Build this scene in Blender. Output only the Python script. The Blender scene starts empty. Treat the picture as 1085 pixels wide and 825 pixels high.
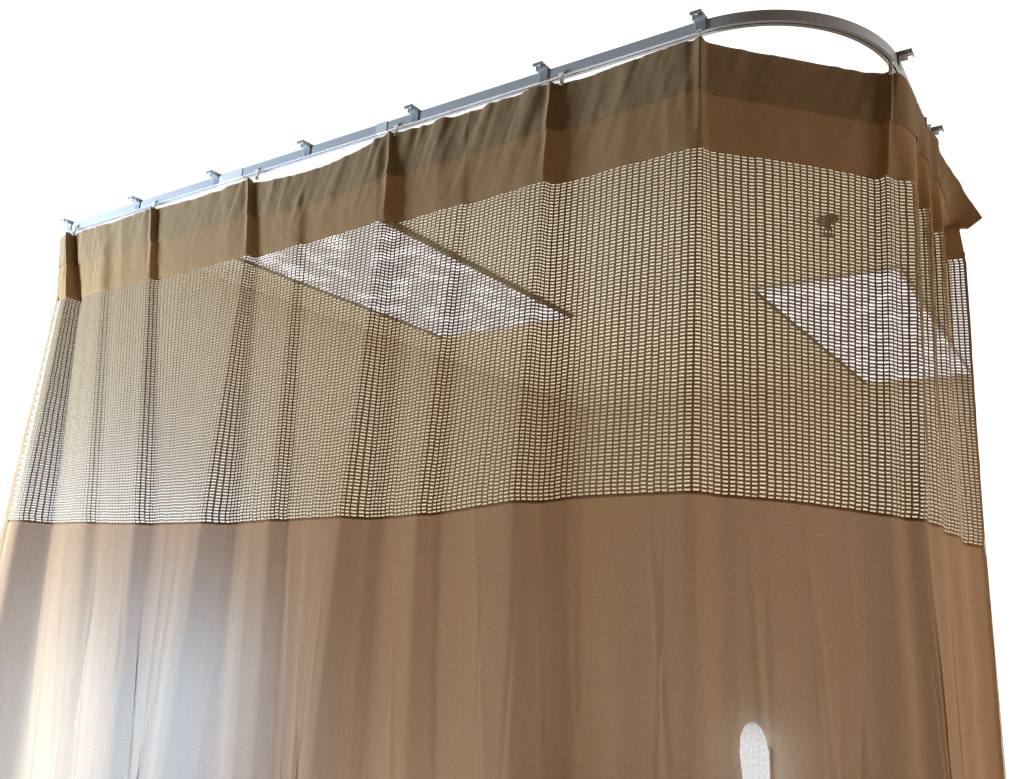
import bpy, math, random
import numpy as np
from mathutils import Matrix, Vector

rng = np.random.default_rng(7)
random.seed(7)
sc = bpy.context.scene
col = bpy.data.collections.new("scene_objects"); sc.collection.children.link(col)

# ------------------------------------------------------------------ camera calibration
# principal point, vanishing points of the two runs of track (pixels of a 1085x825 frame)
W0, H0 = 1085.0, 825.0
PP = np.array([636., 358.]); V1 = np.array([-950., 567.]); V2 = np.array([1200., 640.])
F = math.sqrt(-((V1 - PP) @ (V2 - PP)))
def cray(u, v): return np.array([(u - PP[0]) / F, -(v - PP[1]) / F, -1.0])
ax = -cray(*V1); ax /= np.linalg.norm(ax)
ay = cray(*V2); ay /= np.linalg.norm(ay); ay -= ax * (ax @ ay); ay /= np.linalg.norm(ay)
az = np.cross(ax, ay)
R = np.array([ax, ay, az])
CZ = 1.5                                                    # eye height; all z below are relative to the eye
def proj(p):
    c = np.asarray(p) @ R
    return PP[0] + F * c[..., 0] / -c[..., 2], PP[1] - F * c[..., 1] / -c[..., 2]
def un_z(u, v, z):
    d = R @ cray(u, v); return d * z / d[2]
def un_y(u, v, y):
    d = R @ cray(u, v); return d * y / d[1]

cam = bpy.data.cameras.new("camera"); cam_o = bpy.data.objects.new("camera", cam); col.objects.link(cam_o)
M = Matrix([[*R[0], 0], [*R[1], 0], [*R[2], CZ], [0, 0, 0, 1]])
cam_o.matrix_world = M
cam.sensor_fit = 'HORIZONTAL'; cam.sensor_width = 36; cam.lens = F / W0 * 36
cam.shift_x = (W0 / 2 - PP[0]) / W0; cam.shift_y = (PP[1] - H0 / 2) / W0
cam.clip_start = .01; cam.clip_end = 200
sc.camera = cam_o

# ------------------------------------------------------------------ materials
def newmat(name):
    m = bpy.data.materials.new(name); m.use_nodes = True
    nt = m.node_tree; nt.nodes.clear()
    out = nt.nodes.new('ShaderNodeOutputMaterial')
    return m, nt, out
def principled(name, color, rough=.5, metal=0., noise=0., nscale=30., bump=0.):
    m, nt, out = newmat(name)
    b = nt.nodes.new('ShaderNodeBsdfPrincipled')
    b.inputs['Roughness'].default_value = rough; b.inputs['Metallic'].default_value = metal
    tc = nt.nodes.new('ShaderNodeTexCoord'); n = nt.nodes.new('ShaderNodeTexNoise')
    n.inputs['Scale'].default_value = nscale; n.inputs['Detail'].default_value = 5
    nt.links.new(tc.outputs['Object'], n.inputs['Vector'])
    mx = nt.nodes.new('ShaderNodeMix'); mx.data_type = 'RGBA'
    mx.inputs[6].default_value = (*[c * (1 - noise) for c in color], 1)
    mx.inputs[7].default_value = (*[min(1, c * (1 + noise)) for c in color], 1)
    nt.links.new(n.outputs['Fac'], mx.inputs[0]); nt.links.new(mx.outputs[2], b.inputs['Base Color'])
    if bump:
        bp = nt.nodes.new('ShaderNodeBump'); bp.inputs['Strength'].default_value = bump; bp.inputs['Distance'].default_value = .002
        nt.links.new(n.outputs['Fac'], bp.inputs['Height']); nt.links.new(bp.outputs['Normal'], b.inputs['Normal'])
    nt.links.new(b.outputs[0], out.inputs[0])
    return m
def emitter(name, color, strength, blotch=None):
    m, nt, out = newmat(name)
    e = nt.nodes.new('ShaderNodeEmission'); e.inputs[0].default_value = (*color, 1); e.inputs[1].default_value = strength
    if blotch:
        tc = nt.nodes.new('ShaderNodeTexCoord'); n = nt.nodes.new('ShaderNodeTexNoise')
        n.inputs['Scale'].default_value = blotch; n.inputs['Detail'].default_value = 1
        nt.links.new(tc.outputs['Object'], n.inputs['Vector'])
        mr = nt.nodes.new('ShaderNodeMapRange'); mr.inputs[1].default_value = .50; mr.inputs[2].default_value = .66
        mr.inputs[3].default_value = strength * .66; mr.inputs[4].default_value = strength * 1.8
        nt.links.new(n.outputs['Fac'], mr.inputs[0]); nt.links.new(mr.outputs[0], e.inputs[1])
    nt.links.new(e.outputs[0], out.inputs[0])
    return m
def cloth(name, refl, trans, tfac, see=0., sparkle=False, weave=900.):
    """woven cloth: reflects with one tint, lets light through with another, and has pinholes between its threads"""
    m, nt, out = newmat(name)
    L = nt.links.new
    uv = nt.nodes.new('ShaderNodeUVMap'); uv.uv_map = 'UVMap'
    n = nt.nodes.new('ShaderNodeTexNoise'); n.inputs['Scale'].default_value = 6; n.inputs['Detail'].default_value = 4
    L(uv.outputs[0], n.inputs['Vector'])
    mp = nt.nodes.new('ShaderNodeMapping'); mp.inputs['Scale'].default_value = (260, 260, 1)
    L(uv.outputs[0], mp.inputs['Vector'])
    w = nt.nodes.new('ShaderNodeTexNoise'); w.inputs['Scale'].default_value = 1; w.inputs['Detail'].default_value = 2
    L(mp.outputs[0], w.inputs['Vector'])
    wc = nt.nodes.new('ShaderNodeMapRange'); wc.inputs[1].default_value = .3; wc.inputs[2].default_value = .7; L(w.outputs['Fac'], wc.inputs[0])
    mixf = nt.nodes.new('ShaderNodeMix'); mixf.data_type = 'FLOAT'; mixf.inputs[0].default_value = .6
    L(n.outputs['Fac'], mixf.inputs[2]); L(wc.outputs[0], mixf.inputs[3])
    def tint(c):
        mx = nt.nodes.new('ShaderNodeMix'); mx.data_type = 'RGBA'
        mx.inputs[6].default_value = (c[0] * .84, c[1] * .84, c[2] * .82, 1)
        mx.inputs[7].default_value = (c[0] * 1.16, c[1] * 1.16, c[2] * 1.18, 1)
        L(mixf.outputs[0], mx.inputs[0]); return mx.outputs[2]
    d = nt.nodes.new('ShaderNodeBsdfDiffuse'); d.inputs['Roughness'].default_value = .6; L(tint(refl), d.inputs[0])
    t = nt.nodes.new('ShaderNodeBsdfTranslucent'); L(tint(trans), t.inputs[0])
    sh = nt.nodes.new('ShaderNodeBsdfSheen'); sh.inputs[0].default_value = (.62, .64, .64, 1); sh.inputs['Roughness'].default_value = .4
    bp = nt.nodes.new('ShaderNodeBump'); bp.inputs['Strength'].default_value = .25; bp.inputs['Distance'].default_value = .0006
    L(w.outputs['Fac'], bp.inputs['Height'])
    for q in (d, t): L(bp.outputs['Normal'], q.inputs['Normal'])
    m1 = nt.nodes.new('ShaderNodeMixShader'); m1.inputs[0].default_value = tfac
    L(d.outputs[0], m1.inputs[1]); L(t.outputs[0], m1.inputs[2])
    m2 = nt.nodes.new('ShaderNodeMixShader'); m2.inputs[0].default_value = .20
    L(m1.outputs[0], m2.inputs[1]); L(sh.outputs[0], m2.inputs[2])
    if see:
        tr = nt.nodes.new('ShaderNodeBsdfTransparent'); tr.inputs[0].default_value = (1, .95, .88, 1)
        m3 = nt.nodes.new('ShaderNodeMixShader')
        mr = nt.nodes.new('ShaderNodeMapRange'); mr.inputs[1].default_value = .42; mr.inputs[2].default_value = .62
        mr.inputs[3].default_value = see * .88; mr.inputs[4].default_value = see * 1.12
        L(w.outputs['Fac'], mr.inputs[0]); L(mr.outputs[0], m3.inputs[0])
        L(m2.outputs[0], m3.inputs[1]); L(tr.outputs[0], m3.inputs[2]); L(m3.outputs[0], out.inputs[0])
    else:
        L(m2.outputs[0], out.inputs[0])
    return m

TAN = (.40, .222, .112)
M_body = cloth('tan_sheer_cloth', TAN, (.38, .195, .09), .30, see=.09)
M_head = cloth('tan_header_cloth', (.54, .35, .19), (.22, .115, .05), .22)
M_hem = cloth('tan_hem_cloth', (.50, .345, .20), (.21, .115, .055), .18)
M_net = cloth('tan_net_thread', (.40, .28, .16), (.20, .12, .06), .24)
M_alu = principled('anodised_aluminium', (.46, .48, .54), .5, .15, .06, 60)
M_alu2 = principled('bright_aluminium', (.72, .73, .76), .45, .15, .05, 60)
M_brk = principled('grey_bracket_metal', (.30, .32, .34), .5, .2, .15, 120)
M_screw = principled('screw_steel', (.55, .55, .55), .35, .9, .05, 200)
M_nylon = principled('white_nylon', (.72, .74, .68), .4, 0, .05, 200)
M_ceil = principled('ceiling_paint', (.80, .745, .63), .9, 0, .05, 3.0, .2)
M_wall = principled('wall_paint', (.88, .81, .69), .9, 0, .06, 2.0, .2)
M_frame = principled('dark_bronze_frame', (.10, .085, .06), .6, 0, .1, 50)
M_diff = emitter('lit_diffuser', (.97, .93, 1.0), 1.75, blotch=11)
M_glow = emitter('glow_emission', (.74, .88, 1.0), 8.0)  # emission of the shape added behind the lower cloth
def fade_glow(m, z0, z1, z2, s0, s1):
    """a lamp brightest part way up, fading to both ends"""
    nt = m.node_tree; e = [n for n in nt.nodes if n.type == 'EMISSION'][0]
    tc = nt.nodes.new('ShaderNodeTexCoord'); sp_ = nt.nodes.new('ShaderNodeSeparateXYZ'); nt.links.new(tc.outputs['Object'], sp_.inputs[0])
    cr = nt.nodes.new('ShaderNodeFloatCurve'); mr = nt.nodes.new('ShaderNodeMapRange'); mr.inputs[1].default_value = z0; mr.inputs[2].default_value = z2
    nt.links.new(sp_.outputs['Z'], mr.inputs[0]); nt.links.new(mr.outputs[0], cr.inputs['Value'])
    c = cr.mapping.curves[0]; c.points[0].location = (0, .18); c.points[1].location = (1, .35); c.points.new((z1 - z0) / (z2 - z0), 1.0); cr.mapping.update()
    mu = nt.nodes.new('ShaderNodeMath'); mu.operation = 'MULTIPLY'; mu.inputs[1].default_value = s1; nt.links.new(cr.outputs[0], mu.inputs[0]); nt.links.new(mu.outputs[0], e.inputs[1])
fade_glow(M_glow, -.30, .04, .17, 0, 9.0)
M_chrome = principled('sprinkler_brass', (.12, .10, .07), .4, .6, .1, 80)

# ------------------------------------------------------------------ helpers
def link_mesh(name, verts, faces, mat, parent=None, smooth=False, uvs=None):
    me = bpy.data.meshes.new(name)
    verts = np.asarray(verts, dtype=float).copy()
    me.from_pydata(verts.tolist(), [], [tuple(int(i) for i in f) for f in faces])
    if smooth: me.polygons.foreach_set('use_smooth', [True] * len(me.polygons))
    if uvs is not None:
        ul = me.uv_layers.new(name='UVMap')
        idx = np.empty(len(me.loops), dtype=np.int32); me.loops.foreach_get('vertex_index', idx)
        ul.data.foreach_set('uv', np.asarray(uvs)[idx].astype(np.float32).ravel())
    me.materials.append(mat); me.update()
    o = bpy.data.objects.new(name, me); col.objects.link(o)
    if parent is not None: o.parent = parent
    return o
def empty(name, loc, label, cat, group=None, rz=0):
    o = bpy.data.objects.new(name, None); col.objects.link(o); o.empty_display_size = .05
    o.location = loc; o.rotation_euler = (0, 0, rz); o['label'] = label; o['category'] = cat
    if group: o['group'] = group
    return o
class MB:
    def __init__(s): s.v = []; s.f = []
    def box(s, a, b):
        n = len(s.v); x0, y0, z0 = a; x1, y1, z1 = b
        s.v += [(x0, y0, z0), (x1, y0, z0), (x1, y1, z0), (x0, y1, z0), (x0, y0, z1), (x1, y0, z1), (x1, y1, z1), (x0, y1, z1)]
        s.f += [(n, n+3, n+2, n+1), (n+4, n+5, n+6, n+7), (n, n+1, n+5, n+4), (n+1, n+2, n+6, n+5), (n+2, n+3, n+7, n+6), (n+3, n, n+4, n+7)]
        return s
    def prism(s, poly, z0, z1):
        n = len(s.v); k = len(poly)
        s.v += [(x, y, z0) for x, y in poly] + [(x, y, z1) for x, y in poly]
        s.f += [tuple(n + i for i in range(k))[::-1], tuple(n + k + i for i in range(k))]
        s.f += [(n + i, n + (i + 1) % k, n + k + (i + 1) % k, n + k + i) for i in range(k)]
        return s
    def lathe(s, prof, c=(0, 0, 0), seg=20):
        n = len(s.v)
        for r, z in prof:
            for i in range(seg):
                a = 2 * math.pi * i / seg; s.v.append((c[0] + r * math.cos(a), c[1] + r * math.sin(a), c[2] + z))
        for j in range(len(prof) - 1):
            for i in range(seg):
                a = n + j * seg + i; b = n + j * seg + (i + 1) % seg
                s.f.append((a, b, b + seg, a + seg))
        s.f.append(tuple(n + i for i in range(seg))[::-1]); s.f.append(tuple(n + (len(prof) - 1) * seg + i for i in range(seg)))
        return s
    def build(s, name, mat, parent=None, bevel=0., smooth=False):
        o = link_mesh(name, s.v, s.f, mat, parent, smooth)
        if bevel:
            b = o.modifiers.new('bevel', 'BEVEL'); b.width = bevel; b.segments = 2; b.limit_method = 'ANGLE'
        return o
def tag(o, label, cat, group=None):
    o['label'] = label; o['category'] = cat
    if group: o['group'] = group

# ------------------------------------------------------------------ plan of the track
YT = 1.141; XT = -.252; RAD = .262; ZT = .900             # front run, side run, corner radius, height over the eye
XL = -2.425; YR = 1.88
def track_plan():
    pts = [(x, YT) for x in np.linspace(XL, XT - RAD, 24)]
    for a in np.linspace(-90, 0, 33)[1:]:
        pts.append((XT - RAD + RAD * math.cos(math.radians(a)), YT + RAD + RAD * math.sin(math.radians(a))))
    pts += [(XT, y) for y in np.linspace(YT + RAD, YR, 8)[1:]]
    return np.array(pts)
tp = track_plan()
def sweep(plan, prof, z0):
    """sweep a closed profile (offset to the outside, height) along a plan curve"""
    d = np.gradient(plan, axis=0); d /= np.linalg.norm(d, axis=1)[:, None]
    nrm = np.stack([d[:, 1], -d[:, 0]], 1)
    v = []; f = []; k = len(prof)
    for p, n in zip(plan, nrm):
        for o, h in prof: v.append((p[0] + n[0] * o, p[1] + n[1] * o, z0 + h))
    for i in range(len(plan) - 1):
        for j in range(k): f.append((i*k + j, i*k + (j+1) % k, (i+1)*k + (j+1) % k, (i+1)*k + j))
    f.append(tuple(range(k))); f.append(tuple(range((len(plan)-1)*k, len(plan)*k))[::-1])
    return v, f
track = empty('curtain_track', (0, 0, CZ), 'grey aluminium curtain track with a rounded corner, clipped overhead above the tan curtain', 'curtain track')
# C-shaped channel, slot underneath
w, h, s, th = .0075, .0200, .0014, .0015
prof = [(w, 0), (w, h), (-w, h), (-w, 0), (-s, 0), (-s, th), (-w + th, th), (-w + th, h - th), (w - th, h - th), (w - th, th), (s, th), (s, 0)]
v, f = sweep(tp, prof, ZT - .011)
rail = link_mesh('rail', v, f, M_alu, track)
# splice sleeves where lengths of rail meet
for xa, xb in ((-1.768, -1.672), (-1.245, -1.215)):
    e = .0012
    sv, sf = sweep(np.array([(x, YT) for x in np.linspace(xa, xb, 3)]), [(w + e, -e), (w + e, h + e), (-w - e, h + e), (-w - e, -e), (-s, -e), (-s, th - .0002), (-w + .0004, th - .0002), (-w + .0004, h - .0004), (w - .0004, h - .0004), (w - .0004, th - .0002), (s, th - .0002), (s, -e)], ZT - .011)
    link_mesh('splice_sleeve', sv, sf, M_alu2, track)
# brackets: a clip hugging the rail and a flat ear on the ceiling side with a screw
def bracket_meshes():
    b = MB()
    zt = h + .0022
    b.box((-.009, -w - .0022, -.0022), (.009, -w - .0004, zt))           # outer cheek
    b.box((-.009, w + .0004, .004), (.009, w + .0022, zt))               # inner cheek
    b.box((-.0102, -w - .024, zt + .0002), (.0102, w + .0026, zt + .0022))     # top plate with ear
    b.box((-.0102, -w - .0242, zt - .004), (.0102, -w - .0223, zt + .0001))     # down-turned lip
    b.prism([(-.0102, -w - .014), (.0102, -w - .014), (.009, -w - .0023), (-.009, -w - .0023)], zt - .007, zt)               # stiffening rib
    sm = MB(); sm.lathe([(.0022, -.0024), (.0040, -.0018), (.0044, 0)], (0, -w - .0185, zt + .0001), 14)
    return b, sm
b, sm = bracket_meshes()
br0 = b.build('bracket', M_brk, track, bevel=.0005); s0 = sm.build('screw', M_screw, br0)
spots = [(-2.394 + .3143 * k, YT, 0) for k in range(7)] + [(XT, 1.388, math.pi / 2), (XT, 1.680, math.pi / 2)]
for i, (x, y, r) in enumerate(spots):
    if i == 0: o = br0
    else:
        o = br0.copy(); col.objects.link(o); o.parent = track
        q = s0.copy(); col.objects.link(q); q.parent = o
    o.location = (x, y, ZT - .011); o.rotation_euler = (0, 0, r)

# ------------------------------------------------------------------ curtain shape
ZTOP, ZHEM, ZHB, ZSEAM, ZLOW, ZBOT = .874, .779, .677, .134, -.60, -1.25
BP = np.array([(-2.60, YT), (XT - RAD, YT), (XT, YT + RAD - .01), (XT, 2.6)])
seg = np.linalg.norm(np.diff(BP, axis=0), axis=1); cum = np.concatenate([[0], np.cumsum(seg)])
def base(sv):
    sv = np.asarray(sv)
    return sum(base0(sv + q) for q in (-.020, -.012, -.004, .004, .012, .020)) / 6
def base0(sv):
    return np.stack([np.interp(sv, cum, BP[:, 0]), np.interp(sv, cum, BP[:, 1])], -1)
def nrm(sv):
    e = .035
    d = base(np.asarray(sv) + e) - base(np.asarray(sv) - e)
    d = d / np.linalg.norm(d, axis=-1, keepdims=True)
    return np.stack([d[..., 1], -d[..., 0]], -1)
def P3(sv, off, z):
    b2 = base(sv) + nrm(sv) * np.asarray(off)[..., None]
    return np.concatenate([b2, np.broadcast_to(np.asarray(z)[..., None], b2[..., :1].shape)], -1)
def solve(x, off, z):
    lo, hi = .02, cum[-1] - .05
    for _ in range(50):
        mid = (lo + hi) / 2
        if proj(P3(np.array(mid), np.array(off), np.array(z)))[0] < x: lo = mid
        else: hi = mid
    return (lo + hi) / 2
# columns of the drape, left to right: x at top, header seam, lower seam, y=825 ; offsets toward viewer (cm) at the same levels
C = [
 (66, 60, 7, -58,      .5, 1.5, 3, 4),
 (73, 69, 24, -28,     2.0, 3.3, 4.5, 5),
 (81, 79, 50, 14,      -.2, -1.8, -5, -6),
 (86, 88, 62, 30,      .8, .3, -3, -4),
 (112, 108, 92, 62,    1.2, 2, 2.5, 3),
 (122, 119, 106, 80,   .8, 1, .6, .6),
 (163, 158, 148, 118,  1.2, 1.7, 3.4, 4.2),
 (168, 166, 161, 134,  .3, .0, -.5, -.5),
 (215, 208, 186, 150,  .4, .6, .8, 1),
 (265, 261, 218, 170,  1.2, 2.0, 4.2, 5.2),
 (270, 270, 234, 190,  .2, -.4, -3, -3.5),
 (318, 314, 289, 266,  .6, 1.0, 2.2, 3.2),
 (328, 325, 301, 282,  .4, 0, -1.6, -2.2),
 (415, 407, 366, 330,  1.6, 2.4, 4.4, 5.4),
 (421, 418, 383, 350,  .4, -.4, -3, -3.4),
 (492, 486, 446, 434,  .6, .8, 2.4, 3.0),
 (501, 496, 459, 448,  .4, .2, -1.4, -2.0),
 (585, 576, 548, 544,  1.5, 2.2, 4.6, 5.0),
 (591, 586, 561, 558,  .4, -.2, -2.4, -2.6),
 (628, 625, 605, 604,  .2, .2, -.5, -.4),
 (672, 668, 650, 650,  .8, .8, .9, 1.0),
 (742, 742, 737, 732,  1.6, 1.5, 1.2, 1.2),
 (751, 752, 756, 760,  .2, .2, -1.6, -2.6),
 (775, 776, 780, 786,  .1, .2, 0, .2),
 (835, 835, 838, 842,  0, .2, .4, .6),
 (905, 900, 900, 908,  0, -.2, -.4, -.4),
 (934, 931, 936, 950,  .3, -1.2, .2, .4),
 (943, 940, 946, 964,  1.2, 1.2, 1.2, 1.4),
 (952, 952, 957, 977,  1.4, -.2, -1.4, -1.4),
 (968, 972, 980, 1004, 1.4, 2.0, 1.2, 1.4),
 (970, 967, 982, 1006, 1.4, -1.2, -.4, .2),
 (976, 988, 998, 1022, 1.4, 2.4, 1.4, 1.4),
 (978, 980, 1000, 1024, 1.4, -1.4, -.4, .0),
 (985, 1001, 1015, 1038, 1.4, 2.6, 1.6, 1.4),
 (991, 998, 1018, 1040, 1.0, -1.0, .2, .2),
 (1000, 1020, 1040, 1061, 1.8, 4.0, 3.6, 3.2),
]
K = len(C)
def pchip(xk, yk, x):
    """monotone cubic through (xk, yk); yk may have trailing dims"""
    xk = np.asarray(xk, float); yk = np.asarray(yk, float)
    hh = np.diff(xk); dl = np.diff(yk, axis=0) / hh.reshape(-1, *[1] * (yk.ndim - 1))
    m = np.zeros_like(yk); m[0] = dl[0]; m[-1] = dl[-1]
    a, bb = dl[:-1], dl[1:]
    ok = a * bb > 0
    with np.errstate(divide='ignore', invalid='ignore'):
        hm = np.where(ok, 2 * a * bb / np.where(ok, a + bb, 1), 0)
    m[1:-1] = hm
    i = np.clip(np.searchsorted(xk, x) - 1, 0, len(xk) - 2)
    sh = (-1, *[1] * (yk.ndim - 1))
    t = ((x - xk[i]) / hh[i]).reshape(sh); H_ = hh[i].reshape(sh)
    return (2*t**3 - 3*t**2 + 1) * yk[i] + (t**3 - 2*t**2 + t) * H_ * m[i] + (-2*t**3 + 3*t**2) * yk[i+1] + (t**3 - t**2) * H_ * m[i+1]
LZ = np.array([ZLOW, ZSEAM, ZHB, ZTOP])
S = np.zeros((K, 4)); O = np.zeros((K, 4))
for k, c in enumerate(C):
    o = [q / 100 * g for q, g in zip(c[4:8], (1, .9, .78, .85))]
    s_top = solve(c[0], o[0], ZTOP); s_hb = solve(c[1], o[1], ZHB); s_sm = solve(c[2], o[2], ZSEAM)
    zb = -.25
    for _ in range(12):
        s_b = solve(c[3], o[3], zb); y = proj(P3(np.array(s_b), np.array(o[3]), np.array(zb)))[1]
        zb += (y - 825) / 700
    g = (s_b - s_sm) / (zb - ZSEAM); s_low = s_sm + g * (ZLOW - ZSEAM)
    S[k] = [s_low, s_sm, s_hb, s_top]; O[k] = [o[3], o[2], o[1], o[0]]
for j in range(4): S[:, j] = np.maximum.accumulate(S[:, j] + np.arange(K) * 1e-5)
NU = 1800
uk = np.arange(K); uu = np.linspace(0, K - 1, NU)
Su = pchip(uk, S, uu); Ou = pchip(uk, O, uu)
# distance along the unrolled cloth
pm = np.stack([base(Su[:, j]) + nrm(Su[:, j]) * Ou[:, j, None] for j in range(4)], 1)
lens = np.linalg.norm(np.diff(pm, axis=0), axis=2)
arc = np.concatenate([[0], np.cumsum(.5 * lens[:, 1] + .5 * lens[:, 2])])
LEN = arc[-1]
# stiffness of the cloth: round the folds off
ag = np.linspace(0, LEN, NU); dA = ag[1]
def soften(Y, sig):
    n = int(4 * sig / dA) + 1; kx = np.exp(-.5 * (np.arange(-n, n + 1) * dA / sig) ** 2); kx /= kx.sum()
    yl = 2 * Y[0] - Y[n:0:-1]; yr = 2 * Y[-1] - Y[-2:-n-2:-1]
    return np.convolve(np.concatenate([yl, Y, yr]), kx, 'valid')
for j, sig in enumerate((.017, .012, .008, .006)):
    Su[:, j] = soften(np.interp(ag, arc, Su[:, j]), sig); Ou[:, j] = soften(np.interp(ag, arc, Ou[:, j]), sig)
hook_a = np.interp([1.0, 6, 9, 13, 17, 21, 27, 33], uu, arc)
col_a = np.interp(np.arange(K), uu, arc)
drop_i = [0, 3, 6, 9, 11, 13, 15, 17, 19, 21, 24, 25, 26, 28, K - 4, K - 1]
drop_v = [.023, .030, .036, .036, .032, .029, .024, .009, .002, 0, .006, .012, .017, .020, .030, .040]
arc = ag
hook_u = [1.0, 6, 9, 13, 17, 21, 27, 33]
sags = [.004, .006, .025, .002, .003, .003, .006]

def vnoise(a, b, seed):
    g = np.random.default_rng(seed).uniform(-1, 1, (256, 256))
    i = np.floor(a).astype(int); j = np.floor(b).astype(int); fa = a - i; fb = b - j
    fa = fa * fa * (3 - 2 * fa); fb = fb * fb * (3 - 2 * fb)
    G = lambda p, q: g[p % 256, q % 256]
    return (G(i, j) * (1 - fa) + G(i+1, j) * fa) * (1 - fb) + (G(i, j+1) * (1 - fa) + G(i+1, j+1) * fa) * fb
cre = [(rng.uniform(.1, LEN - .3), rng.uniform(-.9, .0), rng.uniform(-.16, .10), rng.uniform(.003, .007), rng.uniform(.0012, .0042) * rng.choice([-1, 1, 1]), rng.uniform(.12, .45)) for _ in range(80)]
soft = [(rng.uniform(.1, LEN - .4), rng.uniform(-.9, .1), rng.uniform(-.08, .05), rng.uniform(.012, .03), rng.uniform(.002, .006), rng.uniform(.3, .8)) for _ in range(30)]
def wrinkle(a, z):
    body = np.clip((ZSEAM + .02 - z) / .25, 0, 1)
    r = .0030 * vnoise(a * 9, z * 1.1 + 5, 1) * (.5 + body) + .0016 * vnoise(a * 26, z * 2.0, 2)
    # narrow soft pleats running down the sheer part
    r += .0075 * (.25 + .75 * body) * (1 - np.abs(vnoise(a * 15 + z * 1.2, z * .7 + 9, 21))) ** 3 * np.clip(1.25 - a / LEN, .25, 1)
    top = np.clip((z - ZHB) / (ZTOP - ZHB), 0, 1)
    # gathers fanning down and sideways from the hem's stitching
    gm = np.interp(a, hook_a, [.6, .5, .8, 1.5, 1.4, .5, .6, 1.0])
    r += .0034 * gm * top ** 1.2 * vnoise(a * 34 - z * 14, z * 5, 3) + .0016 * gm * top * vnoise(a * 80 - z * 30, z * 9, 4)
    r += .0006 * vnoise(a * 60, z * 40, 5)
    for a0, z0, m, wd, am, zl in cre:
        r += am * np.exp(-((a - a0 - m * (z - z0)) / wd) ** 2) * np.exp(-((z - z0) / zl) ** 2) * body
    for a0, z0, m, wd, am, zl in soft:
        r += am * np.exp(-((a - a0 - m * (z - z0)) / wd) ** 2) * np.exp(-((z - z0) / zl) ** 2) * body
    # pinch at every hook
    for k, ha in enumerate(hook_a):
        d = (a - ha)
        r += top ** .7 * (.0045 * np.exp(-(d / .007) ** 2) - .0030 * np.exp(-((d - .016) / .009) ** 2) - .003 * np.exp(-((d + .016) / .009) ** 2))
    # seams pull the cloth in slightly
    r -= .0022 * np.exp(-((z - ZHB) / .006) ** 2) + .0025 * np.exp(-((z - ZSEAM) / .008) ** 2)
    return r
CORNER = un_y(1041, 231, 1.80)
def surf(a, z, extra=0., zreal=None):
    """point on the cloth at distance a along it and nominal height z"""
    a = np.asarray(a, float); z = np.asarray(z, float)
    shp = a.shape; a = a.ravel(); z = z.ravel()
    sL = np.stack([np.interp(a, arc, Su[:, j]) for j in range(4)], 0)
    oL = np.stack([np.interp(a, arc, Ou[:, j]) for j in range(4)], 0)
    # interpolate over height (linear for position, smooth for fold depth)
    zc = np.clip(z, LZ[0], LZ[-1])
    i = np.clip(np.searchsorted(LZ, zc) - 1, 0, 2)
    t = (zc - LZ[i]) / (LZ[i+1] - LZ[i]); ar = np.arange(len(a))
    s = sL[i, ar] * (1 - t) + sL[i+1, ar] * t
    ts = t * t * (3 - 2 * t) * .5 + t * .5
    off = oL[i, ar] * (1 - ts) + oL[i+1, ar] * ts + wrinkle(a, z) + extra
    s = s - extra * np.clip((a - LEN + .07) / .02, 0, 1)
    P = P3(s, off, z)
    # top edge hangs between hooks
    top = np.clip((z - ZHB) / (ZTOP - ZHB), 0, 1.2)
    sag = np.zeros_like(a)
    for k in range(len(sags)):
        q = (a - hook_a[k]) / (hook_a[k+1] - hook_a[k])
        sag += np.where((q > 0) & (q < 1), sags[k] * np.sin(np.pi * np.clip(q, 0, 1)) ** .8, 0)
    sag += .004 * np.clip(1 - a / hook_a[0], 0, 1)
    sag += .0016 * vnoise(a * 30, a * 0 + 3, 9) * np.clip(sag / .004, 0, 1)
    P[:, 2] -= sag * top
    # the net has stretched a little toward both ends
    P[:, 2] -= np.interp(a, col_a[drop_i], drop_v) * np.clip((ZHB - z) / (ZHB - ZSEAM), 0, 1)
    # both seams wander a little with the folds
    P[:, 2] += .0035 * vnoise(a * 7, a * 0 + 1.5, 11) * np.clip(1 - abs(z - ZHB) / .25, 0, 1) + .003 * vnoise(a * 6, a * 0 + 2.5, 12) * np.clip(1 - abs(z - ZSEAM) / .2, 0, 1)
    # loose top corner of the far end flops outward
    wa = np.clip((a - hook_a[-1] + .015) / (LEN - hook_a[-1] + .015), 0, 1)
    wz = np.clip((z - (ZHB + .055)) / (ZTOP - ZHB - .055), 0, 1)
    fi = np.stack([np.interp(a, arc, Su[:, 2]), np.interp(a, arc, Ou[:, 2])]); FP = P3(fi[0], fi[1] + .004, np.full_like(a, ZHB + .055))
    FP = FP + np.clip((.055 + ZHB - z) / -.14, 0, 1)[:, None] * 0
    tgt = FP * (1 - wz[:, None]) + CORNER[None] * wz[:, None]
    wgt = (wa ** .95 * np.clip(wz * 6, 0, 1))[:, None]
    P = P * (1 - wgt) + tgt * wgt
    P[:, 2] += CZ
    return P.reshape(*shp, 3)

def sheet(name, z0, z1, nz, na, mat, parent, extra=0., a0=0., a1=None):
    aa = np.linspace(a0, LEN if a1 is None else a1, na); zz = np.linspace(z0, z1, nz)
    A, Zg = np.meshgrid(aa, zz)
    P = surf(A, Zg, extra).reshape(-1, 3)
    idx = np.arange(nz * na).reshape(nz, na)
    fc = np.stack([idx[:-1, :-1], idx[:-1, 1:], idx[1:, 1:], idx[1:, :-1]], -1).reshape(-1, 4)
    return link_mesh(name, P, fc, mat, parent, True, np.stack([A.ravel(), Zg.ravel()], 1))
def mesh_np(name, P, fc, mat, parent, uv):
    return link_mesh(name, P, fc, mat, parent, True, uv)

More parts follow.
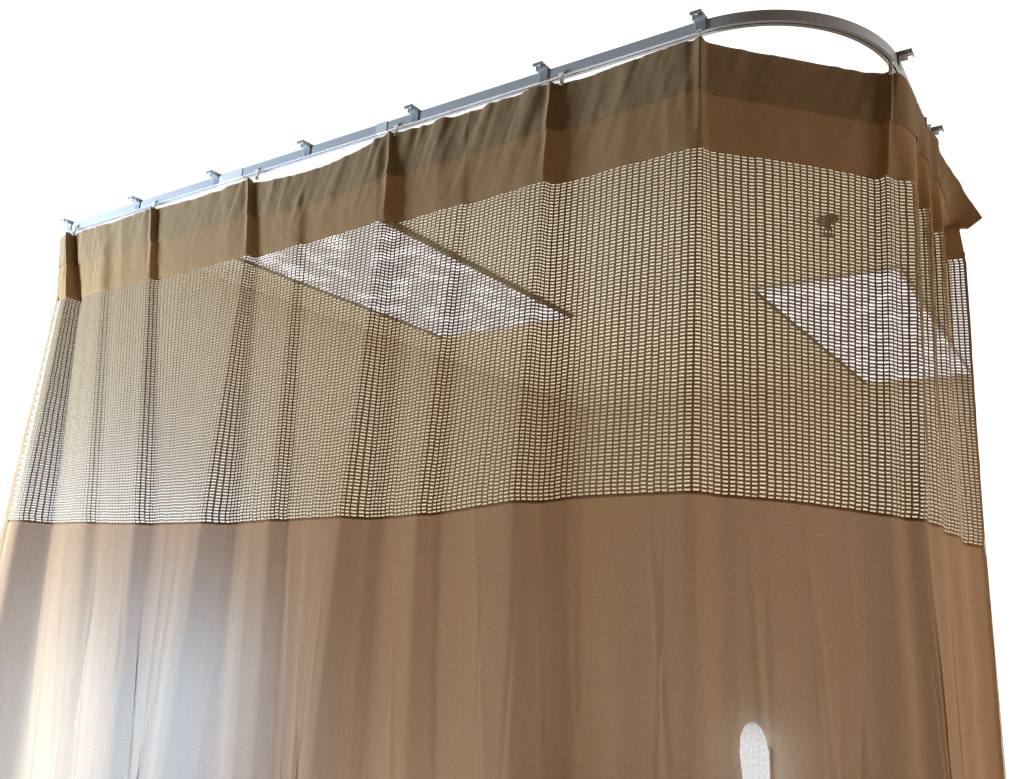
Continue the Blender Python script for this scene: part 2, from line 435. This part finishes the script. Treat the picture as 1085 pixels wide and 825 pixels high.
curtain = empty('privacy_curtain', (-1.2, 1.14, CZ + ZBOT), 'tan sheer hospital curtain with a band of open netting, hanging in folds from the track', 'curtain')
curtain['label'] = 'tan sheer privacy curtain with a band of open netting, hanging in folds from the track'
def to_parent(o):
    o.parent = curtain; o.matrix_parent_inverse = Matrix.Translation(curtain.location).inverted()
    return o
body = to_parent(sheet('lower_panel', ZBOT, ZSEAM, 110, 1500, M_body, None))
head = to_parent(sheet('header_band', ZHB, ZTOP - .003, 40, 1500, M_head, None))
hem = to_parent(sheet('top_hem', ZHEM, ZTOP, 26, 1500, M_hem, None, extra=.0022))
# bound edge of the lower seam: a narrow doubled strip
seamstrip = to_parent(sheet('seam_binding', ZSEAM - .0035, ZSEAM + .0015, 4, 1500, M_body, None, extra=.0016))
# open netting: real holes
NR = 94
wcol = .0124 * (1 + .12 * rng.uniform(-1, 1, 400)); ca = np.concatenate([[0], np.cumsum(wcol)])
ca = ca[:np.searchsorted(ca, LEN)]; ca = ca * LEN / ca[-1]
NC = len(ca) - 1
zr = np.linspace(ZSEAM, ZHB, NR + 1)
A, Zg = np.meshgrid(ca, zr)
Zj = Zg + .0005 * rng.uniform(-1, 1, Zg.shape); Zj[0] = ZSEAM; Zj[-1] = ZHB
outer = surf(A, Zj).reshape(-1, 3); ouv = np.stack([A.ravel(), Zj.ravel()], 1)
oid = np.arange((NR + 1) * (NC + 1)).reshape(NR + 1, NC + 1)
ah, zh = .15, .295                                     # thread half-widths as a share of the cell
def lerpc(fx, fz):
    a_ = A[:-1, :-1] * (1 - fx) + A[:-1, 1:] * fx
    zb_ = Zj[:-1, :-1] * (1 - fx) + Zj[:-1, 1:] * fx; zt_ = Zj[1:, :-1] * (1 - fx) + Zj[1:, 1:] * fx
    return a_, zb_ * (1 - fz) + zt_ * fz
inn = []; iuv = []; jit = .12 * rng.uniform(-1, 1, NC)
corn = [(ah, zh), (1 - ah, zh), (1 - ah, 1 - zh), (ah, 1 - zh)]
for fx, fz in corn:
    a_, z_ = lerpc(fx, fz); z_ = z_ + jit[None, :] * (zr[1] - zr[0]); inn.append(surf(a_, z_).reshape(-1, 3)); iuv.append(np.stack([a_.ravel(), z_.ravel()], 1))
n0 = len(outer); nc = NR * NC
iid = [n0 + q * nc + np.arange(nc).reshape(NR, NC) for q in range(4)]
o4 = [oid[:-1, :-1], oid[:-1, 1:], oid[1:, 1:], oid[1:, :-1]]
fc = np.concatenate([np.stack([o4[q], o4[(q+1) % 4], iid[(q+1) % 4], iid[q]], -1).reshape(-1, 4) for q in range(4)])
net = to_parent(mesh_np('netting', np.concatenate([outer] + inn), fc, M_net, None, np.concatenate([ouv] + iuv)))
# end edges: narrow turned hems along both sides of the cloth
for a0, a1 in ((0, .022), (LEN - .006, LEN)):
    to_parent(sheet('side_hem', ZBOT, ZHB + .01, 160, 4, M_head, None, extra=.0018, a0=a0, a1=a1))
# hooks: little nylon gliders between the slot of the rail and the hem
gl = MB()
gl.box((-.0032, -.0022, -.006), (.0032, .0022, .013)); gl.box((-.0055, -.0035, .013), (.0055, .0035, .0165)); gl.lathe([(.0030, -.010), (.0046, -.008), (.0046, -.0045), (.003, -.0025)], (0, -.001, 0), 12)
g0 = None
for k, ha in enumerate(hook_a):
    p = surf(np.array([ha]), np.array([ZTOP]))[0]
    sx = np.interp(ha, arc, Su[:, 3])
    if g0 is None: g0 = gl.build('glider_hook', M_nylon, None, bevel=.0004); o = g0
    else: o = g0.copy(); col.objects.link(o)
    # sits under the track line
    d = np.linalg.norm(tp - p[None, :2], axis=1); q = tp[d.argmin()]
    to_parent(o); o.location = (q[0], q[1] - .0, ZT - .011 + CZ - .0135)
    if np.linalg.norm(q - p[:2]) > .0: o.location = (q[0] * .5 + p[0] * .5, q[1] * .5 + p[1] * .5, ZT + CZ - .0245)

# ------------------------------------------------------------------ the room seen through the netting
ZC = .930
YB = 3.95; XW = -2.46
YB_r = YB
ceil_poly = [(-2.47, 1.36), (-.62, 1.36), tuple(un_z(985, 180, ZC)[:2]), tuple(un_z(1008, 262, ZC)[:2]), (un_z(1010, 398, ZC)[0], YB), (-2.47, YB)]
m = MB().prism(ceil_poly, ZC + CZ, ZC + CZ + .03)
ceiling = m.build('ceiling', M_ceil); ceiling['kind'] = 'structure'
xr = un_y(1036, 500, YB)[0]
wb = MB().box((XW - .05, YB + .002, 0), (xr, YB + .05, ZC + CZ + .01)).build('wall_back', M_wall); wb['kind'] = 'structure'
yz = [(1.18, 0), (YB, 0), (YB, ZC + CZ - .002), (1.37, ZC + CZ - .002), (1.30, CZ + .86), (1.18, CZ + .80)]
wm = MB(); wm.v = [(XW - .05, y, z) for y, z in yz] + [(XW, y, z) for y, z in yz]
wm.f = [tuple(range(6)), tuple(range(6, 12))[::-1]] + [(i, i + 6, (i + 1) % 6 + 6, (i + 1) % 6) for i in range(6)]
wl = wm.build('wall_left', M_wall); wl['kind'] = 'structure'

def troffer(x0, x1, y0, y1, label, dark_right=True):
    t = empty('ceiling_light', ((x0 + x1) / 2, (y0 + y1) / 2, ZC + CZ), label, 'ceiling light', 'square cornered ceiling lights behind the netting')
    hx, hy = (x1 - x0) / 2, (y1 - y0) / 2; fw = .011
    fr = MB()
    fr.box((-hx, -hy + fw, -.014), (-hx + fw, hy - fw, -.001)).build('side_rail', M_frame, t)
    MB().box((hx - fw, -hy + fw, -.014 if dark_right else -.009), (hx, hy - fw, -.001)).build('side_rail', M_frame if dark_right else M_alu2, t)
    MB().box((-hx, -hy, -.009), (hx, -hy + fw, -.001)).build('end_rail', M_alu2, t)
    MB().box((-hx, hy - fw, -.009), (hx, hy, -.001)).build('end_rail', M_alu2, t)
    MB().box((-hx + fw, -hy + fw, -.008), (hx - fw, hy - fw, -.002)).build('diffuser', M_diff, t)
troffer(-2.225, -1.605, 1.44, 2.48, 'long lit ceiling light with dark frame behind the left half of the netting')
troffer(-.93, -.475, 2.47, 3.88, 'lit ceiling light behind the right end of the netting, below the fire sprinkler', False)
# sprinkler
pz = un_z(877, 240, ZC - .02)
sp = empty('fire_sprinkler', (pz[0], pz[1], CZ + ZC), 'small dark fire sprinkler under the ceiling, above the right ceiling light', 'sprinkler')
MB().lathe([(.028, -.001), (.028, -.005), (.016, -.010)], seg=24).build('escutcheon', M_chrome, sp, smooth=False)
MB().lathe([(.009, -.0102), (.009, -.026), (.005, -.028)], seg=14).build('nozzle', M_chrome, sp)
MB().lathe([(.015, -.044), (.016, -.046), (.003, -.048)], seg=18).box((-.011, -.002, -.0445), (-.008, .002, -.0262)).box((.008, -.002, -.0445), (.011, .002, -.0262)).build('deflector', M_chrome, sp)
# added lamp low on the back wall, makes the bright spot in the cloth
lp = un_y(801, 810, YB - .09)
glow = empty('added_glow', (lp[0], YB, CZ + lp[2]), 'small added lamp glowing white through the lower cloth', 'glow')
MB().box((-.04, -.022, -.10), (.04, -.0, .06)).build('back_plate', M_alu2, glow, bevel=.004)
MB().lathe([(.022, -.34), (.034, -.26), (.048, -.15), (.058, -.05), (.062, .05), (.054, .11), (.036, .15), (.016, .168)], (0, -.098, 0), 28).build('glow_body', M_glow, glow, smooth=True).rotation_euler = (0, math.radians(-5), 0)

# ------------------------------------------------------------------ light
wd = bpy.data.worlds.new("World"); sc.world = wd; wd.use_nodes = True
nt = wd.node_tree; nt.nodes.clear(); L = nt.links.new
out = nt.nodes.new('ShaderNodeOutputWorld'); bg = nt.nodes.new('ShaderNodeBackground'); L(bg.outputs[0], out.inputs[0])
tc = nt.nodes.new('ShaderNodeTexCoord'); sx = nt.nodes.new('ShaderNodeSeparateXYZ'); L(tc.outputs['Generated'], sx.inputs[0])
my = nt.nodes.new('ShaderNodeMapRange'); my.inputs[1].default_value = .02; my.inputs[2].default_value = .25; L(sx.outputs['Y'], my.inputs[0])
mz = nt.nodes.new('ShaderNodeMapRange'); mz.inputs[1].default_value = -.55; mz.inputs[2].default_value = -.38; L(sx.outputs['Z'], mz.inputs[0])
mu = nt.nodes.new('ShaderNodeMath'); mu.operation = 'MULTIPLY'; L(my.outputs[0], mu.inputs[0]); L(mz.outputs[0], mu.inputs[1])
mx = nt.nodes.new('ShaderNodeMix'); mx.data_type = 'RGBA'
mx.inputs[6].default_value = (.145, .108, .072, 1); mx.inputs[7].default_value = (1.2, 1.2, 1.2, 1)
L(mu.outputs[0], mx.inputs[0]); L(mx.outputs[2], bg.inputs[0]); bg.inputs[1].default_value = 1.0

def area(name, loc, target, size, power, color, sy=None):
    l = bpy.data.lights.new(name, 'AREA'); l.energy = power; l.color = color; l.size = size
    if sy: l.shape = 'RECTANGLE'; l.size_y = sy
    o = bpy.data.objects.new(name, l); col.objects.link(o); o.location = loc
    d = Vector(target) - Vector(loc); o.rotation_euler = d.to_track_quat('-Z', 'Y').to_euler()
    return o
# cool window light from the left, low, in front of the curtain
area('window_light', (-3.1, .35, 1.55), (-2.1, 1.15, 2.1), .9, 115, (.70, .87, 1.0), 1.4)
# added fill to brighten the wall close behind the left end of the curtain
area('wall_glow_fill', (-1.95, 1.60, .98), (-2.46, 1.36, .86), .75, 46, (.36, .62, 1.0))
# unseen fill added behind the curtain, thrown up at the ceiling
area('ceiling_fill', (-1.85, 2.5, .25), (-1.85, 2.5, 3), 1.6, 36, (1.0, .93, .82))
# warm light from the right
area('warm_light', (1.0, 1.9, 1.0), (-.25, 1.6, 1.2), .6, 12, (1.0, .76, .52))

sc.view_settings.view_transform = 'Standard'; sc.view_settings.look = 'None'
sc.view_settings.exposure = 0; sc.view_settings.gamma = 1
sc.cycles.filter_width = 1.3
sc.cycles.transparent_max_bounces = 16
sc.cycles.use_denoising = True
sc.cycles.denoiser = 'OPENIMAGEDENOISE'
sc.cycles.denoising_prefilter = 'ACCURATE'
sc.cycles.sample_clamp_indirect = 3
print('cells', NR, NC, 'LEN', LEN, 'xr', xr, 'glow', lp)
